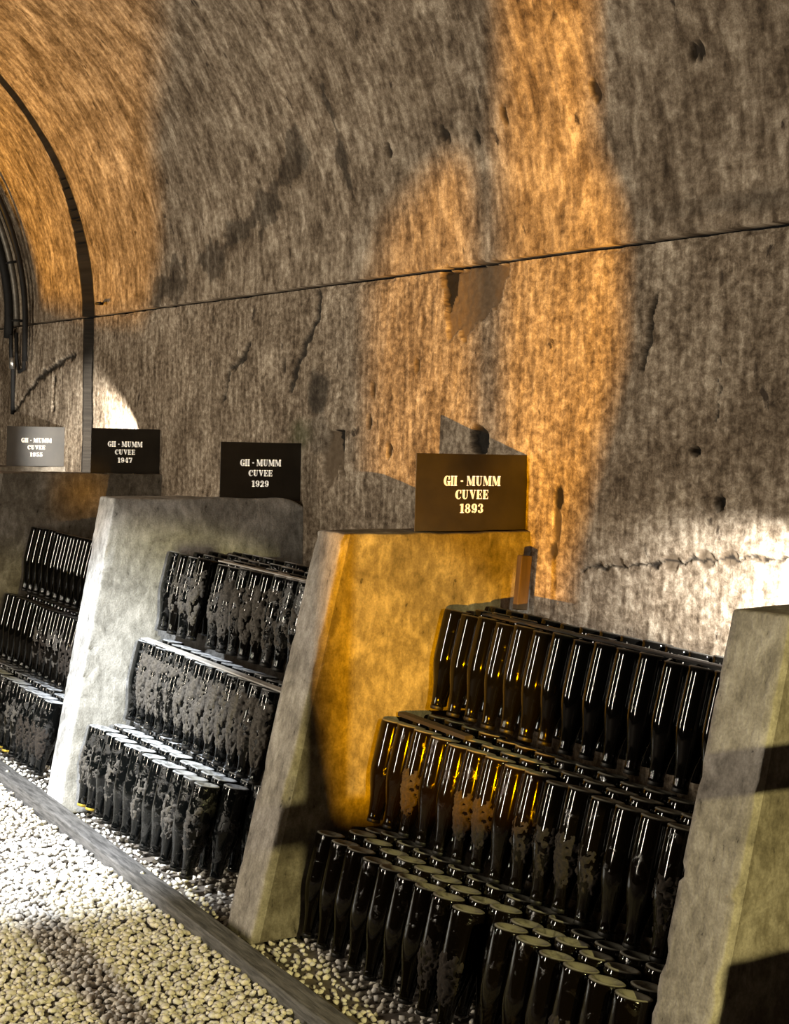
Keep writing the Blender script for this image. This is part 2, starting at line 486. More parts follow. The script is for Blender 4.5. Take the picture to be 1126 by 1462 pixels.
yc = [2.0]
while yc[-1] < 10.3:
    yc.append(yc[-1] + .0042 + max(0, yc[-1] - 2.4) * .0016)
yc = sorted(yc + [7.8395, 7.8405, 7.9245, 7.9255])
yc = np.array([-5.0, -3.0, -1.0, 0.0, .7, 1.2, 1.6] + yc + [10.8, 11.4, 12.2, 13.0, 14.0])
s_low = np.concatenate([np.array([-.05, .15, .35, .55, .7]), np.arange(.78, 2.018, .0055), [2.0195, 2.0205]])
s_up = np.concatenate([[2.0325, 2.0335], np.arange(2.0385, 3.3, .0085), np.arange(3.3, SPR + R_V * PI / 2, .03), [SPR + R_V * PI / 2]])
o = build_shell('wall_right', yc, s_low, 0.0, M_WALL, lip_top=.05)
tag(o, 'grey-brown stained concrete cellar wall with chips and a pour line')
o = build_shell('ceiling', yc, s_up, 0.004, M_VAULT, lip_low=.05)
tag(o, 'curved concrete vault rising above the wall joint')

def quad_struct(name, V, Fq, mat, label):
    me = mesh_np(name, V, Fq, smooth=False)
    return tag(obj_me(name, me, mat), label, kind='structure')
XL = -1.95
# left half of the vault and left wall, ends, floor
cr = SPR + R_V
arc = [(CXV, cr), (-.3, cr)] + [(-.3 - (1.65) * math.sin(a), SPR + R_V * math.cos(a)) for a in np.linspace(.1, PI / 2, 12)]
V = [(x, y, z) for (x, z) in arc for y in (-5, 14)]
Fq = [(2 * i, 2 * i + 1, 2 * i + 3, 2 * i + 2) for i in range(len(arc) - 1)]
quad_struct('ceiling_left', V, Fq, M_FARWALL, 'plain left half of the concrete vault')
quad_struct('wall_left', [(XL, -5, 0), (XL, 14, 0), (XL, 14, SPR), (XL, -5, SPR)], [(0, 1, 2, 3)], M_FARWALL, 'plain concrete wall across the aisle')
quad_struct('wall_back', [(XL, 14, 0), (WX + .2, 14, 0), (WX + .2, 14, 3.9), (XL, 14, 3.9)], [(0, 1, 2, 3)], M_FARWALL, 'concrete end wall of the tunnel')
quad_struct('wall_front', [(XL, -5, 0), (WX + .2, -5, 0), (WX + .2, -5, 3.9), (XL, -5, 3.9)], [(3, 2, 1, 0)], M_FARWALL, 'concrete end wall behind the aisle')
quad_struct('floor', [(XL, -5, -.012), (WX + .2, -5, -.012), (WX + .2, 14, -.012), (XL, 14, -.012)], [(0, 1, 2, 3)], M_FLOOR, 'packed earth floor under the gravel')

# ------------------------------------------------------------------ gravel (nobody could count it)
def ico(sub):
    bm = bmesh.new(); bmesh.ops.create_icosphere(bm, subdivisions=sub, radius=1.0)
    bm.verts.ensure_lookup_table()
    V = np.array([v.co[:] for v in bm.verts]); Ff = np.array([[v.index for v in f.verts] for f in bm.faces])
    bm.free(); return V, Ff
def stones(n_xy, sub, seed, zc):
    r = np.random.default_rng(seed)
    tv, tf = ico(sub); n = len(n_xy); nv = len(tv)
    sz = r.uniform(.0062, .0112, n)
    sc = np.stack([sz * r.uniform(.85, 1.35, n), sz * r.uniform(.8, 1.1, n), sz * r.uniform(.55, .85, n)], -1)
    dv = tv[None] * (1 + .22 * r.normal(size=(n, nv, 1)).clip(-1.3, 1.3) * (1 if sub == 1 else .55)) * sc[:, None]
    ang = r.normal(size=(n, 4)); ang[:, :3] *= .6; ang /= np.linalg.norm(ang, axis=1)[:, None]
    # quaternion with spin about z
    yaw = r.uniform(0, 2 * PI, n); tx = r.normal(0, .35, n); ty = r.normal(0, .35, n)
    cz, sn = np.cos(yaw), np.sin(yaw)
    x = dv[..., 0] * cz[:, None] - dv[..., 1] * sn[:, None]; y = dv[..., 0] * sn[:, None] + dv[..., 1] * cz[:, None]; z = dv[..., 2]
    y, z = y * np.cos(tx)[:, None] - z * np.sin(tx)[:, None], y * np.sin(tx)[:, None] + z * np.cos(tx)[:, None]
    x, z = x * np.cos(ty)[:, None] + z * np.sin(ty)[:, None], -x * np.sin(ty)[:, None] + z * np.cos(ty)[:, None]
    P = np.stack([x + n_xy[:, 0:1], y + n_xy[:, 1:2], z + zc[:, None]], -1)
    Fs = (tf[None] + (np.arange(n) * nv)[:, None, None]).reshape(-1, 3)
    tone = r.uniform(.52, .84, n); warm = r.uniform(0, 1, n)
    col = np.stack([tone, tone * (.97 - .05 * warm), tone * (.92 - .16 * warm), np.ones(n)], -1)
    return P.reshape(-1, 3), Fs, np.repeat(col, nv, 0)
def scatter(x0, x1, y0, y1, step, seed):
    r = np.random.default_rng(seed)
    gx, gy = np.meshgrid(np.arange(x0, x1, step), np.arange(y0, y1, step))
    p = np.stack([gx.ravel(), gy.ravel()], -1) + r.uniform(-.45, .45, (gx.size, 2)) * step
    return p
def gravel_obj(name, label, parts):
    Vs, Fs, Cs = [], [], []; o_ = 0
    for v, f, c in parts:
        Vs.append(v); Fs.append(f + o_); Cs.append(c); o_ += len(v)
    me = mesh_np(name, np.concatenate(Vs), np.concatenate(Fs))
    at = me.attributes.new('stone', 'FLOAT_COLOR', 'POINT')
    at.data.foreach_set('color', np.concatenate(Cs).astype(np.float32).ravel())
    return tag(obj_me(name, me, M_GRAVEL), label, 'gravel', kind='stuff')
RX0, RX1 = 1.685, 1.755
parts = []
for seed, (x0, x1, y0, y1, st, sub) in enumerate([(.85, RX0 - .006, 2.9, 5.0, .0165, 2), (.85, RX0 - .006, 5.0, 7.4, .019, 1), (.3, .85, 2.6, 7.4, .021, 1), (.85, RX0 - .006, 1.6, 2.9, .020, 1)]):
    p = scatter(x0, x1, y0, y1, st, 100 + seed)
    zc = np.random.default_rng(seed + 50).uniform(-.004, .012, len(p))
    parts.append(stones(p, sub, 200 + seed, zc))
gravel_obj('gravel', 'pale crushed gravel covering the aisle before the kerb', parts)
p = scatter(RX1 + .006, 2.35, 2.25, 6.75, .024, 321)
keep = (np.random.default_rng(1).random(len(p)) < .8)
p = p[keep]
gravel_obj('gravel', 'scattered pale gravel on the ground behind the kerb', [stones(p, 1, 322, np.random.default_rng(4).uniform(-.010, -.002, len(p)))])

# ------------------------------------------------------------------ kerb along the aisle
kerb = empty('kerb_beam', (1.72, 4.5, 0))
N = 160
yy = np.linspace(1.2, 9.5, N)
prof = [(-.035, -.01), (-.035, .040), (-.030, .045), (.030, .045), (.035, .041), (.035, -.01)]
V = []
for i, y in enumerate(yy):
    for j, (px, pz) in enumerate(prof):
        V.append((px + (vnoise(y * 3, j * 3.3, 2) - .5) * .006, y - 4.5, pz + (vnoise(y * 4, j * 5.1, 3) - .5) * .006 * (pz > 0)))
Fq = []
k = len(prof)
for i in range(N - 1):
    for j in range(k - 1):
        a = i * k + j
        Fq.append((a, a + 1, a + 1 + k, a + k))
obj_me('beam', mesh_np('beam', V, Fq, smooth=False), M_RAIL, kerb)
Vb, Fb = lathe([(.0001, .006), (.006, .005), (.009, .001), (.009, -.004)], 12)
bolt_me = mesh_np('bolt', Vb, Fb); bolt_me.materials.append(M_BOLT)
for y in (4.36, 2.9, 5.85):
    b = obj_me('bolt', bolt_me, None, kerb); b.location = (0.0, y - 4.5, .047)
tag(kerb, 'weathered grey kerb beam between the gravel aisle and the racks', 'kerb')

# ------------------------------------------------------------------ concrete partition slabs
def slab(y_near, thick, x_top, x_bot, z_top, seed, label, x_wall=2.75, round_back=0.0, mat=None):
    root = empty('partition_slab', ((x_bot + x_wall) / 2, y_near + thick / 2, 0))
    tag(root, label, 'partition', 'concrete partitions between the bottle bays')
    nx, ny, nz = 44, 10, 60
    r = .007
    pts = {}
    Vl = []; Fl = []
    def vid(i, j, l):
        key = (i, j, l)
        if key not in pts:
            pts[key] = len(Vl); Vl.append((i / nx, j / ny, l / nz))
        return pts[key]
    for i in range(nx):
        for l in range(nz):
            Fl.append((vid(i, 0, l), vid(i + 1, 0, l), vid(i + 1, 0, l + 1), vid(i, 0, l + 1)))
            Fl.append((vid(i, ny, l), vid(i, ny, l + 1), vid(i + 1, ny, l + 1), vid(i + 1, ny, l)))
    for j in range(ny):
        for l in range(nz):
            Fl.append((vid(0, j, l), vid(0, j, l + 1), vid(0, j + 1, l + 1), vid(0, j + 1, l)))
            Fl.append((vid(nx, j, l), vid(nx, j + 1, l), vid(nx, j + 1, l + 1), vid(nx, j, l + 1)))
    for i in range(nx):
        for j in range(ny):
            Fl.append((vid(i, j, nz), vid(i + 1, j, nz), vid(i + 1, j + 1, nz), vid(i, j + 1, nz)))
    U = np.array(Vl)
    # finer sampling near the edges so that the arrises round off
    def warp(u): return .5 - .5 * np.cos(PI * u) * (.35 + .65 * np.abs(np.cos(PI * u)))
    U = np.stack([warp(U[:, 0]), warp(U[:, 1]), warp(U[:, 2])], -1)
    wloc = (x_wall - (x_top + x_bot) / 2)
    P = (U - .5) * np.array([wloc, thick, z_top])
    h = np.array([wloc, thick, z_top]) / 2
    q = np.clip(P, -(h - r), h - r); dd = P - q
    ln = np.linalg.norm(dd, axis=1, keepdims=True)
    P = q + np.where(ln > 1e-6, dd / np.maximum(ln, 1e-6) * np.minimum(r, ln), 0)
    fx = P[:, 0] / wloc + .5; z = P[:, 2] + z_top / 2
    xf = x_bot + (x_top - x_bot) * z / z_top
    X = xf + fx * (x_wall - xf)
    Yw = P[:, 1] + y_near + thick / 2
    # uneven faces, chipped arrises
    nrm = fbm(X * 6 + seed, z * 6 + Yw * 9, 4, seed) - .5
    Yw = Yw + np.sign(P[:, 1]) * nrm * .005
    X = X + (fx < .03) * ((fbm(z * 9, Yw * 9 + seed, 3, seed + 2) - .5) * .003)
    chip = np.clip(fbm(z * 30 + seed, X * 9, 3, seed + 5) - .60, 0, 1) * .05
    edge = (np.abs(P[:, 1]) > thick / 2 - .016) & (fx < .03)
    Yw = Yw - np.sign(P[:, 1]) * edge * chip
    z = z + (U[:, 2] > .99) * ((fbm(X * 8, Yw * 8 + seed, 3, seed + 3) - .5) * .012)
    if round_back:
        t = np.clip((fx - .86) / .14, 0, 1) * (z > z_top - .2)
        z = z - t ** 2 * round_back
    me = mesh_np('slab_body', np.stack([X, Yw, z], -1) - np.array(root.location), Fl)
    me.set_sharp_from_angle(angle=math.radians(38))
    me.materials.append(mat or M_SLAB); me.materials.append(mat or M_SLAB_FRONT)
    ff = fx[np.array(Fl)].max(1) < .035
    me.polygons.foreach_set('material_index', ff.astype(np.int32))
    obj_me('slab_body', me, None, root)
    return root
YS = {'a': 8.213, 'b': 6.796, 'c': 5.286, 'd': 3.735, 'e': 2.11, 'f': .55}
TH = .165
slab(YS['a'], TH, 2.00, 1.80, 1.190, 1, 'concrete partition slab carrying the 1955 sign', round_back=0)
slab(YS['b'], TH, 1.93, 1.78, 1.213, 2, 'dark concrete partition slab carrying the 1947 sign')
slab(YS['c'], TH, 1.945, 1.745, 1.183, 3, 'brightly lit pale concrete partition slab carrying the 1929 sign', round_back=.035, mat=M_SLAB_LIT)
slab(YS['d'], TH, 2.070, 1.800, 1.172, 4, 'concrete partition slab glowing orange below the 1893 sign')
slab(YS['e'], TH, 2.195, 1.955, 1.135, 5, 'concrete partition slab without a sign beside the bright wall')
slab(YS['f'], TH, 1.75, 1.60, 1.005, 6, 'concrete partition slab nearest the added shadow caster')

# ------------------------------------------------------------------ bottles stacked neck down
BL = .302
# profile measured from the up-turned base (z = BL) down to the mouth (z = 0)
prof_glass = [(.0002, BL - .018), (.008, BL - .017), (.016, BL - .012), (.025, BL - .005), (.032, BL - .001), (.0375, BL), (.0415, BL - .002), (.0428, BL - .007),
              (.0433, BL - .016), (.0435, BL - .06), (.0435, BL - .130), (.0430, BL - .145), (.0416, BL - .160), (.0390, BL - .175), (.0352, BL - .192), (.0306, BL - .210),
              (.0264, BL - .228), (.0232, BL - .246), (.0208, BL - .264), (.0192, BL - .280), (.0198, BL - .283), (.0198, BL - .292), (.0150, BL - .294)]
Vg, Fg = lathe(prof_glass[::-1], 26)
me_body = mesh_np('glass_body', Vg, Fg)
prof_cap = [(.0199, .0105), (.0204, .008), (.0204, .002), (.0185, .0002), (.0002, .0)]
Vc, Fc = lathe(prof_cap[::-1], 16)
me_cap = mesh_np('bottle_cap', Vc, Fc)
def body_variant(mat):
    m = me_body.copy(); m.materials.clear(); m.materials.append(mat); return m
ME_BLACK, ME_BROWN, ME_DUSTY = body_variant(M_GLASS), body_variant(M_GLASS_BROWN), body_variant(M_GLASS_DUSTY)
ME_CAPY = me_cap.copy(); ME_CAPY.materials.append(M_CAP)
ME_CAPD = me_cap.copy(); ME_CAPD.materials.append(M_CAP_DK)

def prof_r(t):
    """radius at height t above the mouth"""
    zz = np.array([p[1] for p in prof_glass[5:]])[::-1]; rr = np.array([p[0] for p in prof_glass[5:]])[::-1]
    return np.interp(t, zz, rr)
def mould_mesh(seed, amount, zlo, zhi, thick, mat):
    """lumpy crust hugging the outside of a bottle, in patches"""
    na, nz = 40, 84
    a = np.linspace(PI - 1.15, PI + 1.65, na); t = np.linspace(zlo, zhi, nz)
    A, T = np.meshgrid(a, t, indexing='ij')
    n = .40 * fbm(A * 1.6 + 9, T * 26, 3, seed) + .60 * fbm(A * 4.4 + 3, T * 84, 4, seed + 40)
    env = np.clip(np.minimum((T - zlo) / .04, (zhi - T) / .04), 0, 1)
    side = np.clip(np.minimum(A - (PI - 1.15), PI + 1.65 - A) / .5, 0, 1)      # only on the side that faces the aisle
    env = env * side
    hgt = (n - (1 - amount)) * env - (1 - env) * .2
    Rr = prof_r(T) + np.clip(hgt * thick * 6, -.002, thick) + (hgt > 0) * (fbm(A * 22, T * 420, 2, seed + 9) - .5) * .0016
    V = np.stack([Rr * np.cos(A), Rr * np.sin(A), T], -1).reshape(-1, 3)
    keep = hgt > 0
    idx = np.arange(na * nz).reshape(na, nz)
    Fq = []
    for i in range(na - 1):
        i2 = i + 1
        for j in range(nz - 1):
            if keep[i, j] or keep[i2, j] or keep[i, j + 1] or keep[i2, j + 1]:
                Fq.append((idx[i, j], idx[i2, j], idx[i2, j + 1], idx[i, j + 1]))
    used = np.unique(np.array(Fq)); remap = -np.ones(na * nz, int); remap[used] = np.arange(len(used))
    me = mesh_np('mould_crust', V[used], remap[np.array(Fq)])
    me.materials.append(mat)
    return me
MOULD_HEAVY = [mould_mesh(300 + i, .53 + .02 * (i % 3), .03, .285, .0065, M_MOULD) for i in range(8)]
MOULD_LIGHT = [mould_mesh(330 + i, .45 + .02 * (i % 3), .05, .26, .0050, M_MOULD) for i in range(6)]
MOULD_BROWN = [mould_mesh(360 + i, .47 + .03 * (i % 3), .04, .215, .0050, M_MOULD_BR) for i in range(4)]

LEAN = math.radians(13.0)
n_bottles = 0
def bottle(base_x, base_y, base_z, body_me, cap_me, mould_me, label, group, lean=LEAN, roll=0.0, spin=0.0):
    """base_*: centre of the up-turned base; the neck points down and a little away from the wall"""
    global n_bottles
    rot = Matrix.Rotation(roll, 4, 'X') @ Matrix.Rotation(lean, 4, 'Y')
    mouth = Vector((base_x, base_y, base_z)) - rot @ Vector((0, 0, BL))
    root = bpy.data.objects.new('champagne_bottle', None)
    root.empty_display_size = .03
    root.location = mouth; root.rotation_euler = (rot @ Matrix.Rotation(spin, 4, 'Z')).to_euler()
    C.objects.link(root)
    root['label'] = label; root['category'] = 'bottle'; root['group'] = group
    b = bpy.data.objects.new('glass_body', body_me); b.parent = root; C.objects.link(b)
    if cap_me:
        c = bpy.data.objects.new('bottle_cap', cap_me); c.parent = root; C.objects.link(c)
    if mould_me:
        c = bpy.data.objects.new('mould_crust', mould_me); c.parent = root; C.objects.link(c)
    n_bottles += 1
    return root

ORD = 'first second third fourth fifth sixth seventh eighth ninth tenth eleventh twelfth thirteenth fourteenth fifteenth sixteenth seventeenth eighteenth'.split()
def bay(y_far, y_near, tiers, nrows, style, group, where, skip=(), pitch=.0895, y_min=0.0, special={}):
    """rows of bottles along Y, three stepped tiers; row 0 of each tier is the front"""
    rb = random.Random(len(group) * 7 + int(y_far * 10))
    tn = ('top', 'middle', 'bottom')
    for k, (xf, zt) in enumerate(tiers):
        for r in range(nrows[k]):
            bx = xf + .044 + r * .0805
            y = y_far - .050 - (r % 2) * pitch * .5
            ci = 0; nth = 0
            while y > y_near + .047 and y > y_min:
                if (k, r, ci) not in skip:
                    jx, jy, jz = rb.uniform(-.0006, .0006), rb.uniform(-.0004, .0004), rb.uniform(-.004, .004)
                    mould = None; body = ME_BLACK; cap = ME_CAPY if (k == 2 and r == 0 and style != 'clean' and ci in ((0, 1) if style == 'dusty' else (1, 2, 5, 6))) else (ME_CAPD if r == 0 else None)
                    look = 'black'; deco = ''
                    if style == 'dusty':
                        look = 'dusty black'
                        body = ME_DUSTY if (k != 0 or rb.random() < .55) else ME_BLACK
                        if r == 0:
                            if k == 1: mould = rb.choice(MOULD_HEAVY) if (ci > 0) else None
                            elif k == 0: mould = rb.choice(MOULD_HEAVY + MOULD_LIGHT) if ci >= 3 else (rb.choice(MOULD_LIGHT) if ci else None)
                            else: mould = rb.choice(MOULD_LIGHT) if rb.random() < .45 else None
                            if mould: deco = ' crusted with thick grey mould' if mould in MOULD_HEAVY else ' flecked with grey mould'
                    elif style == 'clean':
                        look = 'glossy black'
                        body = ME_BLACK if k == 0 else ME_BROWN
                        if r == 0 and k == 1 and ci >= 2: mould = rb.choice(MOULD_BROWN) if rb.random() < .75 else None
                        if r == 0 and k == 2 and ci >= 4: mould = rb.choice(MOULD_BROWN) if rb.random() < .4 else None
                        if mould: deco = ' with brown crust'
                        if k == 2: jz += rb.uniform(-.006, .006)
                    else:
                        look = 'dim black'
                        if k == 2: body = ME_DUSTY
                        if r == 0 and k > 0 and ci >= 6:
                            mould = rb.choice(MOULD_BROWN + MOULD_LIGHT[:1]); deco = ' with brown crust' if mould in MOULD_BROWN else ' flecked with grey mould'
                    if mould is not None:
                        look = 'brown-crusted black' if mould in MOULD_BROWN else ('mould-caked black' if mould in MOULD_HEAVY else 'mould-flecked black')
                    if style == 'dim' and mould is not None: look = 'dim ' + look
                    nth += 1
                    lab = special.get((k, r, ci)) or '%s bottle, %s from the %s, %s row of the %s tier' % (look, ORD[nth - 1], where, ('front', 'second', 'third', 'rearmost')[r], tn[k])
                    bottle(bx + jx, y + jy, zt + jz, body, cap, mould, lab, group, LEAN + rb.uniform(-.004, .004), rb.uniform(-.004, .004))
                ci += 1
                y -= pitch
T3 = [(2.400, .938), (2.192, .622), (1.985, .308)]
T2 = [(2.150, .976), (2.030, .645), (1.845, .336)]
T1 = [(2.078, .962), (1.960, .655), (1.842, .335)]
bay(YS['d'], YS['e'] + TH, T3, (3, 3, 3), 'clean', 'glossy black bottles in the bay before the 1893 slab', '1893 slab', skip={(2, 0, 9)})
bay(YS['c'], YS['d'] + TH, T2, (4, 2, 3), 'dusty', 'mouldy bottles in the bay before the 1929 slab', '1929 slab', y_min=4.12,
    skip={(0, 0, 4), (2, 0, 12), (2, 0, 13)},
    special={(0, 0, 3): 'bottle with thick pale mould patch beside the gap in the 1929 slab top tier',
             (2, 0, 11): 'dusty bottle beside the gap in the 1929 slab bottom tier, seen full width'})
bay(YS['b'], YS['c'] + TH, T1, (1, 2, 2), 'dim', 'dim bottles in the bay before the 1947 slab', '1947 slab', y_min=5.75)

# laths lying on the tiers
def lath(x0, x1, y0, y1, z, t, mat, label):
    bm = bmesh.new(); bm_box(bm, x0 - (x0 + x1) / 2, (x1 - x0) / 2, y0 - (y0 + y1) / 2, (y1 - y0) / 2, 0, t, .0015)
    o = from_bm('wooden_lath', bm, mat); o.location = ((x0 + x1) / 2, (y0 + y1) / 2, z)
    return tag(o, label, 'lath')
lath(2.262, 2.290, 3.36, 3.722, .628, .012, M_LATH_DARK, 'dark wooden lath lying on the middle tier before the 1893 slab')
lath(2.436, 2.462, 2.32, 3.55, .944, .006, M_LATH_DARK, 'thin dark lath lying on the top tier before the 1893 slab')
lath(2.048, 2.078, 3.93, 5.26, .651, .006, M_LATH_PALE, 'pale dusty lath lying on the middle tier before the 1929 slab')
lath(2.180, 2.200, 4.08, 4.86, .982, .005, M_LATH_PALE, 'pale dusty lath lying on the top tier before the 1929 slab')
bm = bmesh.new(); bm_box(bm, -.020, .020, -.012, .012, 0, .165, .003)
o = from_bm('wooden_stake', bm, M_STAKE); o.location = (2.622, 3.62, .945)
o.rotation_euler = (0, math.radians(4), 0)
tag(o, 'short brown wooden stake standing on the top tier by the wall', 'stake')

# ------------------------------------------------------------------ signs
def arcp(cx, cy, ro, ri, a0, a1, off=(0, 0), n=10):
    """band between an outer ellipse ro and an inner ellipse ri (shifted by off), degrees"""
    qs = []
    for i in range(n):
        p = []
        for a in (a0 + (a1 - a0) * i / n, a0 + (a1 - a0) * (i + 1) / n):
            a = math.radians(a)
            p.append(((cx + ro[0] * math.cos(a), cy + ro[1] * math.sin(a)), (cx + off[0] + ri[0] * math.cos(a), cy + off[1] + ri[1] * math.sin(a))))
        qs.append([p[0][0], p[1][0], p[1][1], p[0][1]])
    return qs
def rc(x0, y0, x1, y1): return [[(x0, y0), (x1, y0), (x1, y1), (x0, y1)]]
GL = {
    'G': (.86, arcp(.46, .5, (.46, .52), (.17, .44), 75, 285, (.03, 0)) + rc(.56, .0, .86, .44) + [[(.50, .40), (.92, .40), (.92, .47), (.50, .47)]] + [[(.62, .62), (.80, .62), (.80, 1.0), (.74, 1.0)]] + arcp(.46, .5, (.40, .52), (.30, .45), 40, 75)),
    'H': (.92, rc(.07, 0, .36, 1) + rc(.55, 0, .84, 1) + rc(0, 0, .43, .07) + rc(0, .93, .43, 1) + rc(.48, 0, .91, .07) + rc(.48, .93, .91, 1)),
    'M': (1.22, rc(.09, 0, .15, 1) + rc(0, 0, .26, .06) + [[(.02, 1), (.36, 1), (.66, .28), (.50, 0)]] + [[(.60, .12), (.66, .06), (.90, 1), (.82, 1)]] + rc(.84, 0, 1.13, 1) + rc(.76, 0, 1.21, .07) + rc(.84, .93, 1.21, 1)),
    'U': (.96, rc(.09, .3, .38, 1) + rc(.70, .34, .78, 1) + rc(0, .93, .47, 1) + rc(.60, .93, .90, 1) + arcp(.435, .33, (.345, .35), (.17, .26), 180, 360, (.09, .02))),
    'C': (.84, arcp(.46, .5, (.46, .52), (.17, .44), 75, 285, (.03, 0)) + arcp(.46, .5, (.38, .52), (.29, .45), 42, 75) + arcp(.46, .5, (.38, .52), (.29, .45), 285, 325) + [[(.62, .62), (.80, .62), (.80, 1.0), (.74, 1.0)]]),
    'V': (.94, [[(.05, 1), (.38, 1), (.60, .30), (.46, 0)]] + [[(.50, .06), (.56, .0), (.82, 1), (.74, 1)]] + rc(0, .93, .47, 1) + rc(.62, .93, .92, 1)),
    'E': (.82, rc(.07, 0, .36, 1) + rc(0, 0, .43, .07) + rc(0, .93, .43, 1) + rc(.42, 0, .74, .08) + rc(.42, .92, .74, 1) + rc(.40, .46, .58, .54) + [[(.62, 1), (.74, 1), (.74, .66)]] + [[(.62, 0), (.74, .34), (.74, 0)]] + rc(.53, .34, .60, .66)),
    '-': (.40, rc(.04, .40, .36, .56)),
    ' ': (.30, []),
    '1': (.52, rc(.14, 0, .40, 1) + rc(.03, 0, .51, .08) + [[(.0, .80), (.14, .84), (.14, 1.0), (.0, .90)]]),
    '8': (.70, arcp(.34, .74, (.27, .27), (.10, .19), 0, 360, n=18) + arcp(.34, .27, (.33, .28), (.12, .20), 0, 360, n=18)),
    '9': (.70, arcp(.34, .67, (.33, .34), (.10, .25), 0, 360, n=18) + arcp(.34, .45, (.33, .46), (.08, .38), 262, 360, (0, 0)) + arcp(.16, .15, (.12, .12), (.01, .01), 0, 360, n=10)),
    '3': (.66, arcp(.28, .75, (.32, .26), (.10, .18), -75, 130) + arcp(.28, .27, (.35, .28), (.10, .20), -130, 75) + arcp(.12, .78, (.10, .10), (.01, .01), 0, 360) + arcp(.12, .20, (.11, .11), (.01, .01), 0, 360)),
    '2': (.68, arcp(.32, .68, (.32, .33), (.08, .24), -40, 150) + [[(.56, .46), (.38, .54), (.02, .0), (.26, .0)]] + rc(.02, 0, .66, .17) + arcp(.14, .70, (.12, .12), (.01, .01), 0, 360)),
    '4': (.72, rc(.36, 0, .60, 1) + [[(.36, 1), (.44, .98), (.10, .32), (.0, .26)]] + rc(.0, .24, .70, .33) + rc(.26, 0, .70, .07)),
    '7': (.68, rc(.02, .80, .66, 1) + [[(.48, .80), (.66, .80), (.44, .0), (.16, .0)]] + rc(.02, .66, .08, 1)),
    '5': (.66, rc(.08, .84, .60, 1) + rc(.08, .50, .15, .9) + arcp(.28, .32, (.36, .33), (.10, .25), -140, 120) + arcp(.13, .20, (.11, .11), (.01, .01), 0, 360)),
}
def text_mesh(txt, height, width=None):
    V = []; Fl = []; x = 0.0
    for ch in txt:
        adv, polys = GL[ch]
        for p in polys:
            b = len(V)
            for (px, py) in p: V.append(((x + px) * height, 0, (py - .5) * height))
            Fl.append(list(range(b, b + len(p))))
        x += adv + .09
    tot = (x - .09) * height
    sx = (width / tot) if width else 1.0
    V = [((vx - tot / 2) * sx, vy, vz) for vx, vy, vz in V]
    bm = bmesh.new()
    vs = [bm.verts.new(v) for v in V]
    for f in Fl: bm.faces.new([vs[i] for i in f])
    bmesh.ops.recalc_face_normals(bm, faces=bm.faces)
    ex = bmesh.ops.extrude_face_region(bm, geom=list(bm.faces))
    for v in ex['geom']:
        if isinstance(v, bmesh.types.BMVert): v.co.y += .0012
    return bm
def sign(year, x0, x1, y, z0, h, label, tilt=0.0):
    wd = x1 - x0
    root = empty('cuvee_sign', ((x0 + x1) / 2, y, z0), (0, tilt, 0))
    tag(root, label, 'sign', 'vintage signs standing on the slabs')
    bm = bmesh.new(); bm_box(bm, -wd / 2, wd / 2, 0, .003, 0, h, .0008)
    from_bm('plate', bm, M_SIGN, root)
    bm = bmesh.new(); bm_box(bm, -wd / 2 + .02, wd / 2 - .02, .003, .060, 0, .003, .0008)
    from_bm('foot_flange', bm, M_SIGN, root)
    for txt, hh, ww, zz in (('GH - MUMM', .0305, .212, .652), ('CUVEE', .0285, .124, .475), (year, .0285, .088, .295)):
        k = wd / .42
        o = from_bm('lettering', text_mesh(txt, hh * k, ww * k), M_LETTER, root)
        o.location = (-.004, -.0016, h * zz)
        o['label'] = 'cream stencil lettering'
    return root
sign('1955', 2.393, 2.738, YS['a'] + .03, 1.191, .224, 'black 1955 sign with white lettering half lit by a lamp')
sign('1947', 2.388, 2.738, YS['b'] + .03, 1.214, .216, 'dark brown 1947 sign with lettering against the bright wall')
sign('1929', 2.386, 2.742, YS['c'] + .03, 1.172, .232, 'black 1929 sign with white lettering on the pale slab')
sign('1893', 2.328, 2.742, YS['d'] + .03, 1.174, .236, 'orange-lit 1893 sign with cream lettering on the slab')

# ------------------------------------------------------------------ cables on the vault
def vault_pt(Y, s, lift):
    x, y, z = surf(np.array([Y]), np.array([s]), -lift)
    return (float(x[0]), float(y[0]), float(z[0]))
def run(y0, y1, s0, s1, lift, n=26, wob=.01, seed=0):
    return [vault_pt(y0 + (y1 - y0) * t + (vnoise(t * 5, seed * 3.3, seed) - .5) * wob, s0 + (s1 - s0) * t, lift) for t in np.linspace(0, 1, n)]
con = empty('conduit', vault_pt(8.97, 2.03, .09)); tag(con, 'grey conduit pipe curving up the vault between black cables', 'conduit')
def child_world(name, me, mat, root):
    o = obj_me(name, me, mat, root); o.location = -Vector(root.location); return o
child_world('pipe', tube_mesh('pipe', run(8.97, 8.97, 2.02, 3.9, .085, 30, 0), .020, 10), M_CONDUIT, con)
for s in (2.05, 2.42, 2.78, 3.2):
    child_world('clamp', tube_mesh('clamp', [vault_pt(8.945, s, .03), vault_pt(8.945, s, .100), vault_pt(8.97, s, .112), vault_pt(8.995, s, .100), vault_pt(8.995, s, .03)], .007, 6), M_CABLE, con)
for i, (y0, y1, s0, s1, lf, r, lab) in enumerate([
        (9.17, 9.13, 1.95, 3.9, .075, .030, 'thick black cable running beside the conduit down the vault'),
        (8.84, 8.81, 1.80, 3.9, .075, .017, 'black cable on the lit side of the conduit'),
        (8.90, 8.89, 1.90, 3.9, .060, .012, 'thin black cable tucked against the conduit')]):
    o = obj_me('cable', tube_mesh('cable', run(y0, y1, s0, s1, lf, 30, .03, i + 1), r, 8), M_CABLE)
    tag(o, lab, 'cable')
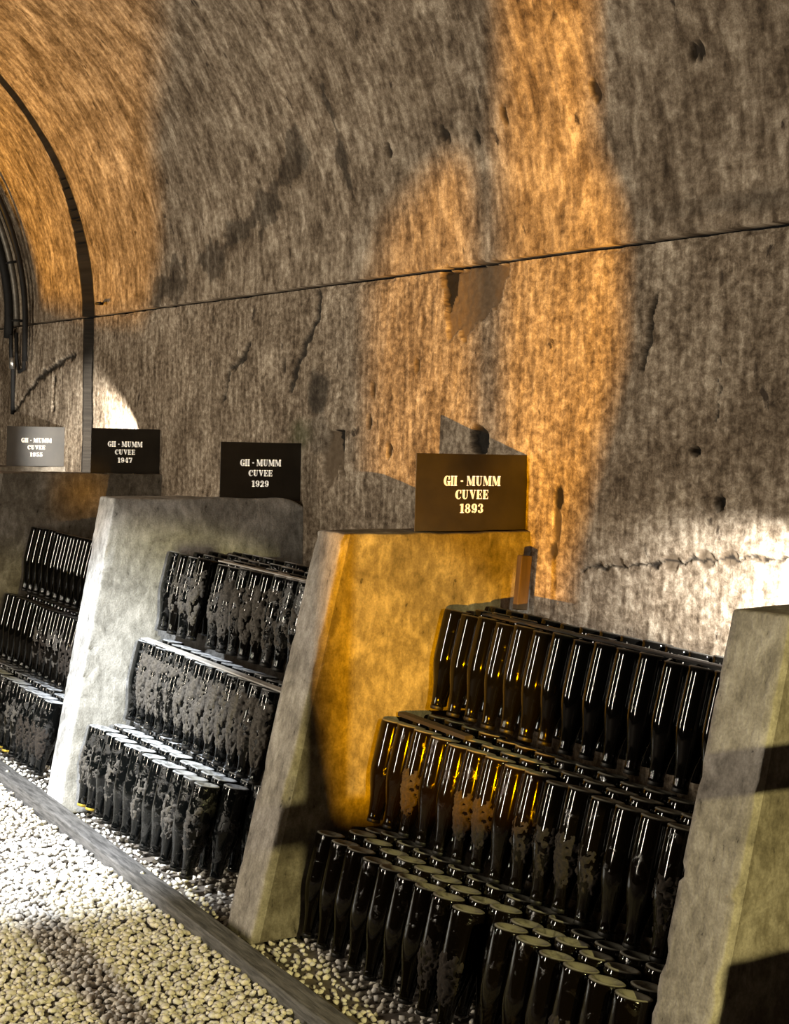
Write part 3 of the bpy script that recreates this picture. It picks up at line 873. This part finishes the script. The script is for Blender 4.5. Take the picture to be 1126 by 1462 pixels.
pts = [vault_pt(9.14, 1.97, .07), vault_pt(9.17, 1.85, .06), vault_pt(9.16, 1.75, .05), vault_pt(9.19, 1.62, .04), vault_pt(9.22, 1.48, .03)]
lead = empty('cable_lead', pts[0]); tag(lead, 'loose black cable end with a pale connector hanging on the wall', 'cable')
child_world('lead', tube_mesh('lead', pts, .013, 8), M_CABLE, lead)
child_world('connector', tube_mesh('connector', [vault_pt(9.165, 1.83, .055), vault_pt(9.165, 1.76, .052)], .018, 10), M_BOLT, lead)
o = obj_me('cable', tube_mesh('cable', [vault_pt(9.06, 1.98, .06), vault_pt(9.08, 1.82, .05), vault_pt(9.02, 1.74, .05), vault_pt(8.93, 1.76, .05), vault_pt(8.90, 1.9, .06)], .012, 8), M_CABLE)
tag(o, 'black cable hanging in a loop below the conduit end', 'cable')
o = obj_me('wall_hook', tube_mesh('wall_hook', [vault_pt(7.70, 2.09, -.02), vault_pt(7.70, 2.09, .03), vault_pt(7.62, 2.088, .035)], .008, 6), M_CABLE)
tag(o, 'small rusty hook sticking out of the wall joint', 'hook')

# ------------------------------------------------------------------ lamps
def look_rot(frm, to):
    return (Vector(to) - Vector(frm)).to_track_quat('-Z', 'Y')
def spot_light(name, loc, to, power, col, cone_deg, blend, radius, parent=None):
    d = bpy.data.lights.new(name, 'SPOT'); d.energy = power; d.color = col
    d.spot_size = math.radians(cone_deg); d.spot_blend = blend; d.shadow_soft_size = radius
    o = bpy.data.objects.new(name, d); C.objects.link(o)
    o.location = loc; o.rotation_euler = look_rot(loc, to).to_euler()
    return o
def open_tube(r0, r1, z0, z1, seg=20):
    V, Fq = lathe([(r0, z0), (r1, z1)], seg)
    return V, Fq
def spotlight(name, label, loc, to, power, col, cone, blend, radius, body_r=.06, body_l=.16, stand_to=None):
    """black can spotlight: shade, back plate, bracket; the lamp sits in its mouth"""
    root = bpy.data.objects.new(name, None); root.empty_display_size = .05
    q = look_rot(loc, to)
    root.location = loc; root.rotation_euler = q.to_euler(); C.objects.link(root)
    tag(root, label, 'spotlight')
    V, Fq = lathe([(body_r, -.02), (body_r, body_l * .7), (body_r * .6, body_l), (.001, body_l)], 20)
    obj_me('lamp_can', mesh_np('lamp_can', V, Fq), M_BLACK, root)
    if stand_to is not None:
        p = Vector(loc); e = Vector(stand_to)
        inv = (Matrix.Translation(p) @ q.to_matrix().to_4x4()).inverted()
        a = inv @ e; b = inv @ (p - (Vector(to) - p).normalized() * body_l * .8)
        obj_me('stand', tube_mesh('stand', [a, b], .012, 8), M_BLACK, root)
    l = spot_light(name + '_light', loc, to, power, col, cone, blend, radius)
    return root, l
def masked_spot(name, label, loc, to, power, col, radius, gdist, polys, stand_to):
    """spotlight with an added mask: its cut-outs trace the lit patches the beam should leave"""
    loc = Vector(loc)
    q = look_rot(loc, to)
    mat = Matrix.Translation(loc) @ q.to_matrix().to_4x4()
    inv = mat.inverted()
    root = bpy.data.objects.new(name, None); root.empty_display_size = .05
    root.location = loc; root.rotation_euler = q.to_euler(); C.objects.link(root)
    tag(root, label, 'spotlight')
    holes = []
    for poly in polys:
        h = []
        for p in poly:
            v = inv @ Vector(p); h.append(Vector((v.x / -v.z * gdist, v.y / -v.z * gdist, 0)))
        holes.append(h)
    xs = [v.x for h in holes for v in h]; ys = [v.y for h in holes for v in h]
    m = .012
    ext = max(abs(min(xs)), max(xs), abs(min(ys)), max(ys)) + m
    outer = [Vector((-ext, -ext, 0)), Vector((ext, -ext, 0)), Vector((ext, ext, 0)), Vector((-ext, ext, 0))]
    tris = tessellate_polygon([outer] + holes)
    flat = outer + [v for h in holes for v in h]
    V = [(v.x, v.y, -gdist) for v in flat]
    bm = bmesh.new(); vs = [bm.verts.new(v) for v in V]
    for t in tris:
        try: bm.faces.new([vs[i] for i in t])
        except ValueError: pass
    ex = bmesh.ops.extrude_face_region(bm, geom=list(bm.faces))
    for v in ex['geom']:
        if isinstance(v, bmesh.types.BMVert): v.co.z += .001
    from_bm('added_beam_mask', bm, M_BLACK, root)  # mask added to give the orange beam its outline
    # square hood behind the added mask
    e = ext
    V = [(-e, -e, -gdist), (e, -e, -gdist), (e, e, -gdist), (-e, e, -gdist), (-e, -e, .06), (e, -e, .06), (e, e, .06), (-e, e, .06)]
    Fq = [(0, 1, 5, 4), (1, 2, 6, 5), (2, 3, 7, 6), (3, 0, 4, 7), (4, 5, 6, 7)]
    obj_me('lamp_hood', mesh_np('lamp_hood', V, Fq, smooth=False), M_BLACK, root)
    a = inv @ Vector(stand_to)
    obj_me('stand', tube_mesh('stand', [a, Vector((0, -ext * .95, .02))], .014, 8), M_BLACK, root)
    cone = 2 * math.degrees(math.atan((ext + .01) * 1.42 / gdist))
    spot_light(name + '_light', loc, to, power, col, min(cone, 170), .02, radius)
    return root
def wp(lst): return [tuple(float(c[0]) for c in surf(np.array([Y]), np.array([s]))) for Y, s in lst]
B1 = [(3.661, 2.952), (3.297, 2.855), (3.474, 2.34), (3.374, 2.148), (3.347, 2.026), (3.337, 1.746), (3.384, 1.585), (3.447, 1.4), (3.513, 1.208), (3.558, 0.992), (3.45, .45),
      (4.60, .20), (4.754, .7), (4.766, 1.271), (4.786, 1.971), (4.65, 2.214), (4.37, 2.341), (4.136, 2.403), (4.123, 2.208), (4.058, 1.422), (3.982, 1.31), (3.921, 1.427), (3.922, 2.406)]
PATCH = [(2.25, 6.8, 1.22), (2.46, 6.8, 1.22), (2.46, 6.8, 1.05), (2.25, 6.8, 1.03)]  # outline of a lit patch, cut into the added mask
masked_spot('orange_masked_spotlight', 'black spotlight with an added beam mask throwing an orange beam onto the rack wall', L_ORANGE, (2.6, 4.3, 1.35), P_ORANGE, ORANGE, .0022, .12,
            [wp(B1), PATCH], (.20, 1.10, 0))
CP = [(5.575, 3.513), (6.644, 2.812), (7.073, 1.992), (7.756, 2.03), (8.661, 2.176), (8.75, 2.566), (8.9, 3.075), (8.9, 3.7), (7.3, 4.3)]
masked_spot('orange_masked_spotlight', 'black spotlight with an added beam mask throwing an orange beam up the far vault', L_VAULT, (2.4, 7.2, 2.9), P_ORANGE_VAULT, ORANGE, .0026, .12,
            [wp(CP)], (-.60, 10.4, 0))
spotlight('ceiling_spotlight', 'black ceiling spotlight lighting the pale slab and gravel white', L_WHITE, (1.50, 5.15, .15), P_WHITE, COOL, 37, .8, .03, stand_to=(-.45, 4.20, cr))
spotlight('ceiling_spotlight', 'black ceiling spotlight throwing warm yellow light past the added shadow caster', L_YELLOW, (1.75, 3.0, .4), P_YELLOW, YELLOW, 22, .25, .02, stand_to=(1.10, -2.2, cr))
spotlight('slab_spotlight', 'small black spotlight standing on the slab without a sign', (2.40, 2.26, 1.19), (2.74, 2.68, .98), P_WALL_NEAR, (1.0, .97, .92), 66, .5, .012, .02, .05, stand_to=(2.40, 2.24, 1.135))
spotlight('slab_spotlight', 'small black spotlight hidden behind the 1947 sign', (2.48, 6.92, 1.29), (2.74, 7.36, 1.29), P_WALL_FAR, (1.0, .95, .86), 66, .5, .012, .02, .05, stand_to=(2.48, 6.90, 1.213))
for y, pw, nm in ((3.9, P_TUBE1, 'facing the orange-lit slab'), (7.1, P_TUBE2, 'facing the dim far bay')):
    root = empty('tube_lamp', (XL + .02, y, .75)); tag(root, 'tall upright tube lamp on the opposite wall ' + nm, 'lamp', 'upright tube lamps')
    bm = bmesh.new(); bm_box(bm, -.018, .012, -.05, .05, -.03, 1.53, .004); from_bm('lamp_back', bm, M_BLACK, root)
    d = bpy.data.lights.new('tube', 'AREA'); d.shape = 'RECTANGLE'; d.size = .05; d.size_y = 1.5; d.energy = pw; d.color = WARM
    o = bpy.data.objects.new('tube_light', d); C.objects.link(o)
    o.location = (XL + .04, y, 1.5); o.rotation_euler = Vector((1, 0, 0)).to_track_quat('-Z', 'Y').to_euler()

# unseen frame added beside the aisle: its post and rail throw the crossed shadow on the slabs
br = empty('shadow_barrier', (1.7, 1.0, 0)); tag(br, 'wooden shadow caster added beside the aisle, two posts and one rail', 'shadow_barrier')
for x, ht in ((1.215, 1.19), (1.605, 1.66)):
    bm = bmesh.new(); bm_box(bm, x - 1.7 - .035, x - 1.7 + .035, -.03, .03, 0, ht, .004); from_bm('post', bm, M_STAKE, br)
bm = bmesh.new(); bm_box(bm, -.53, .70, .03, .06, 1.125, 1.190, .004); from_bm('rail', bm, M_STAKE, br)
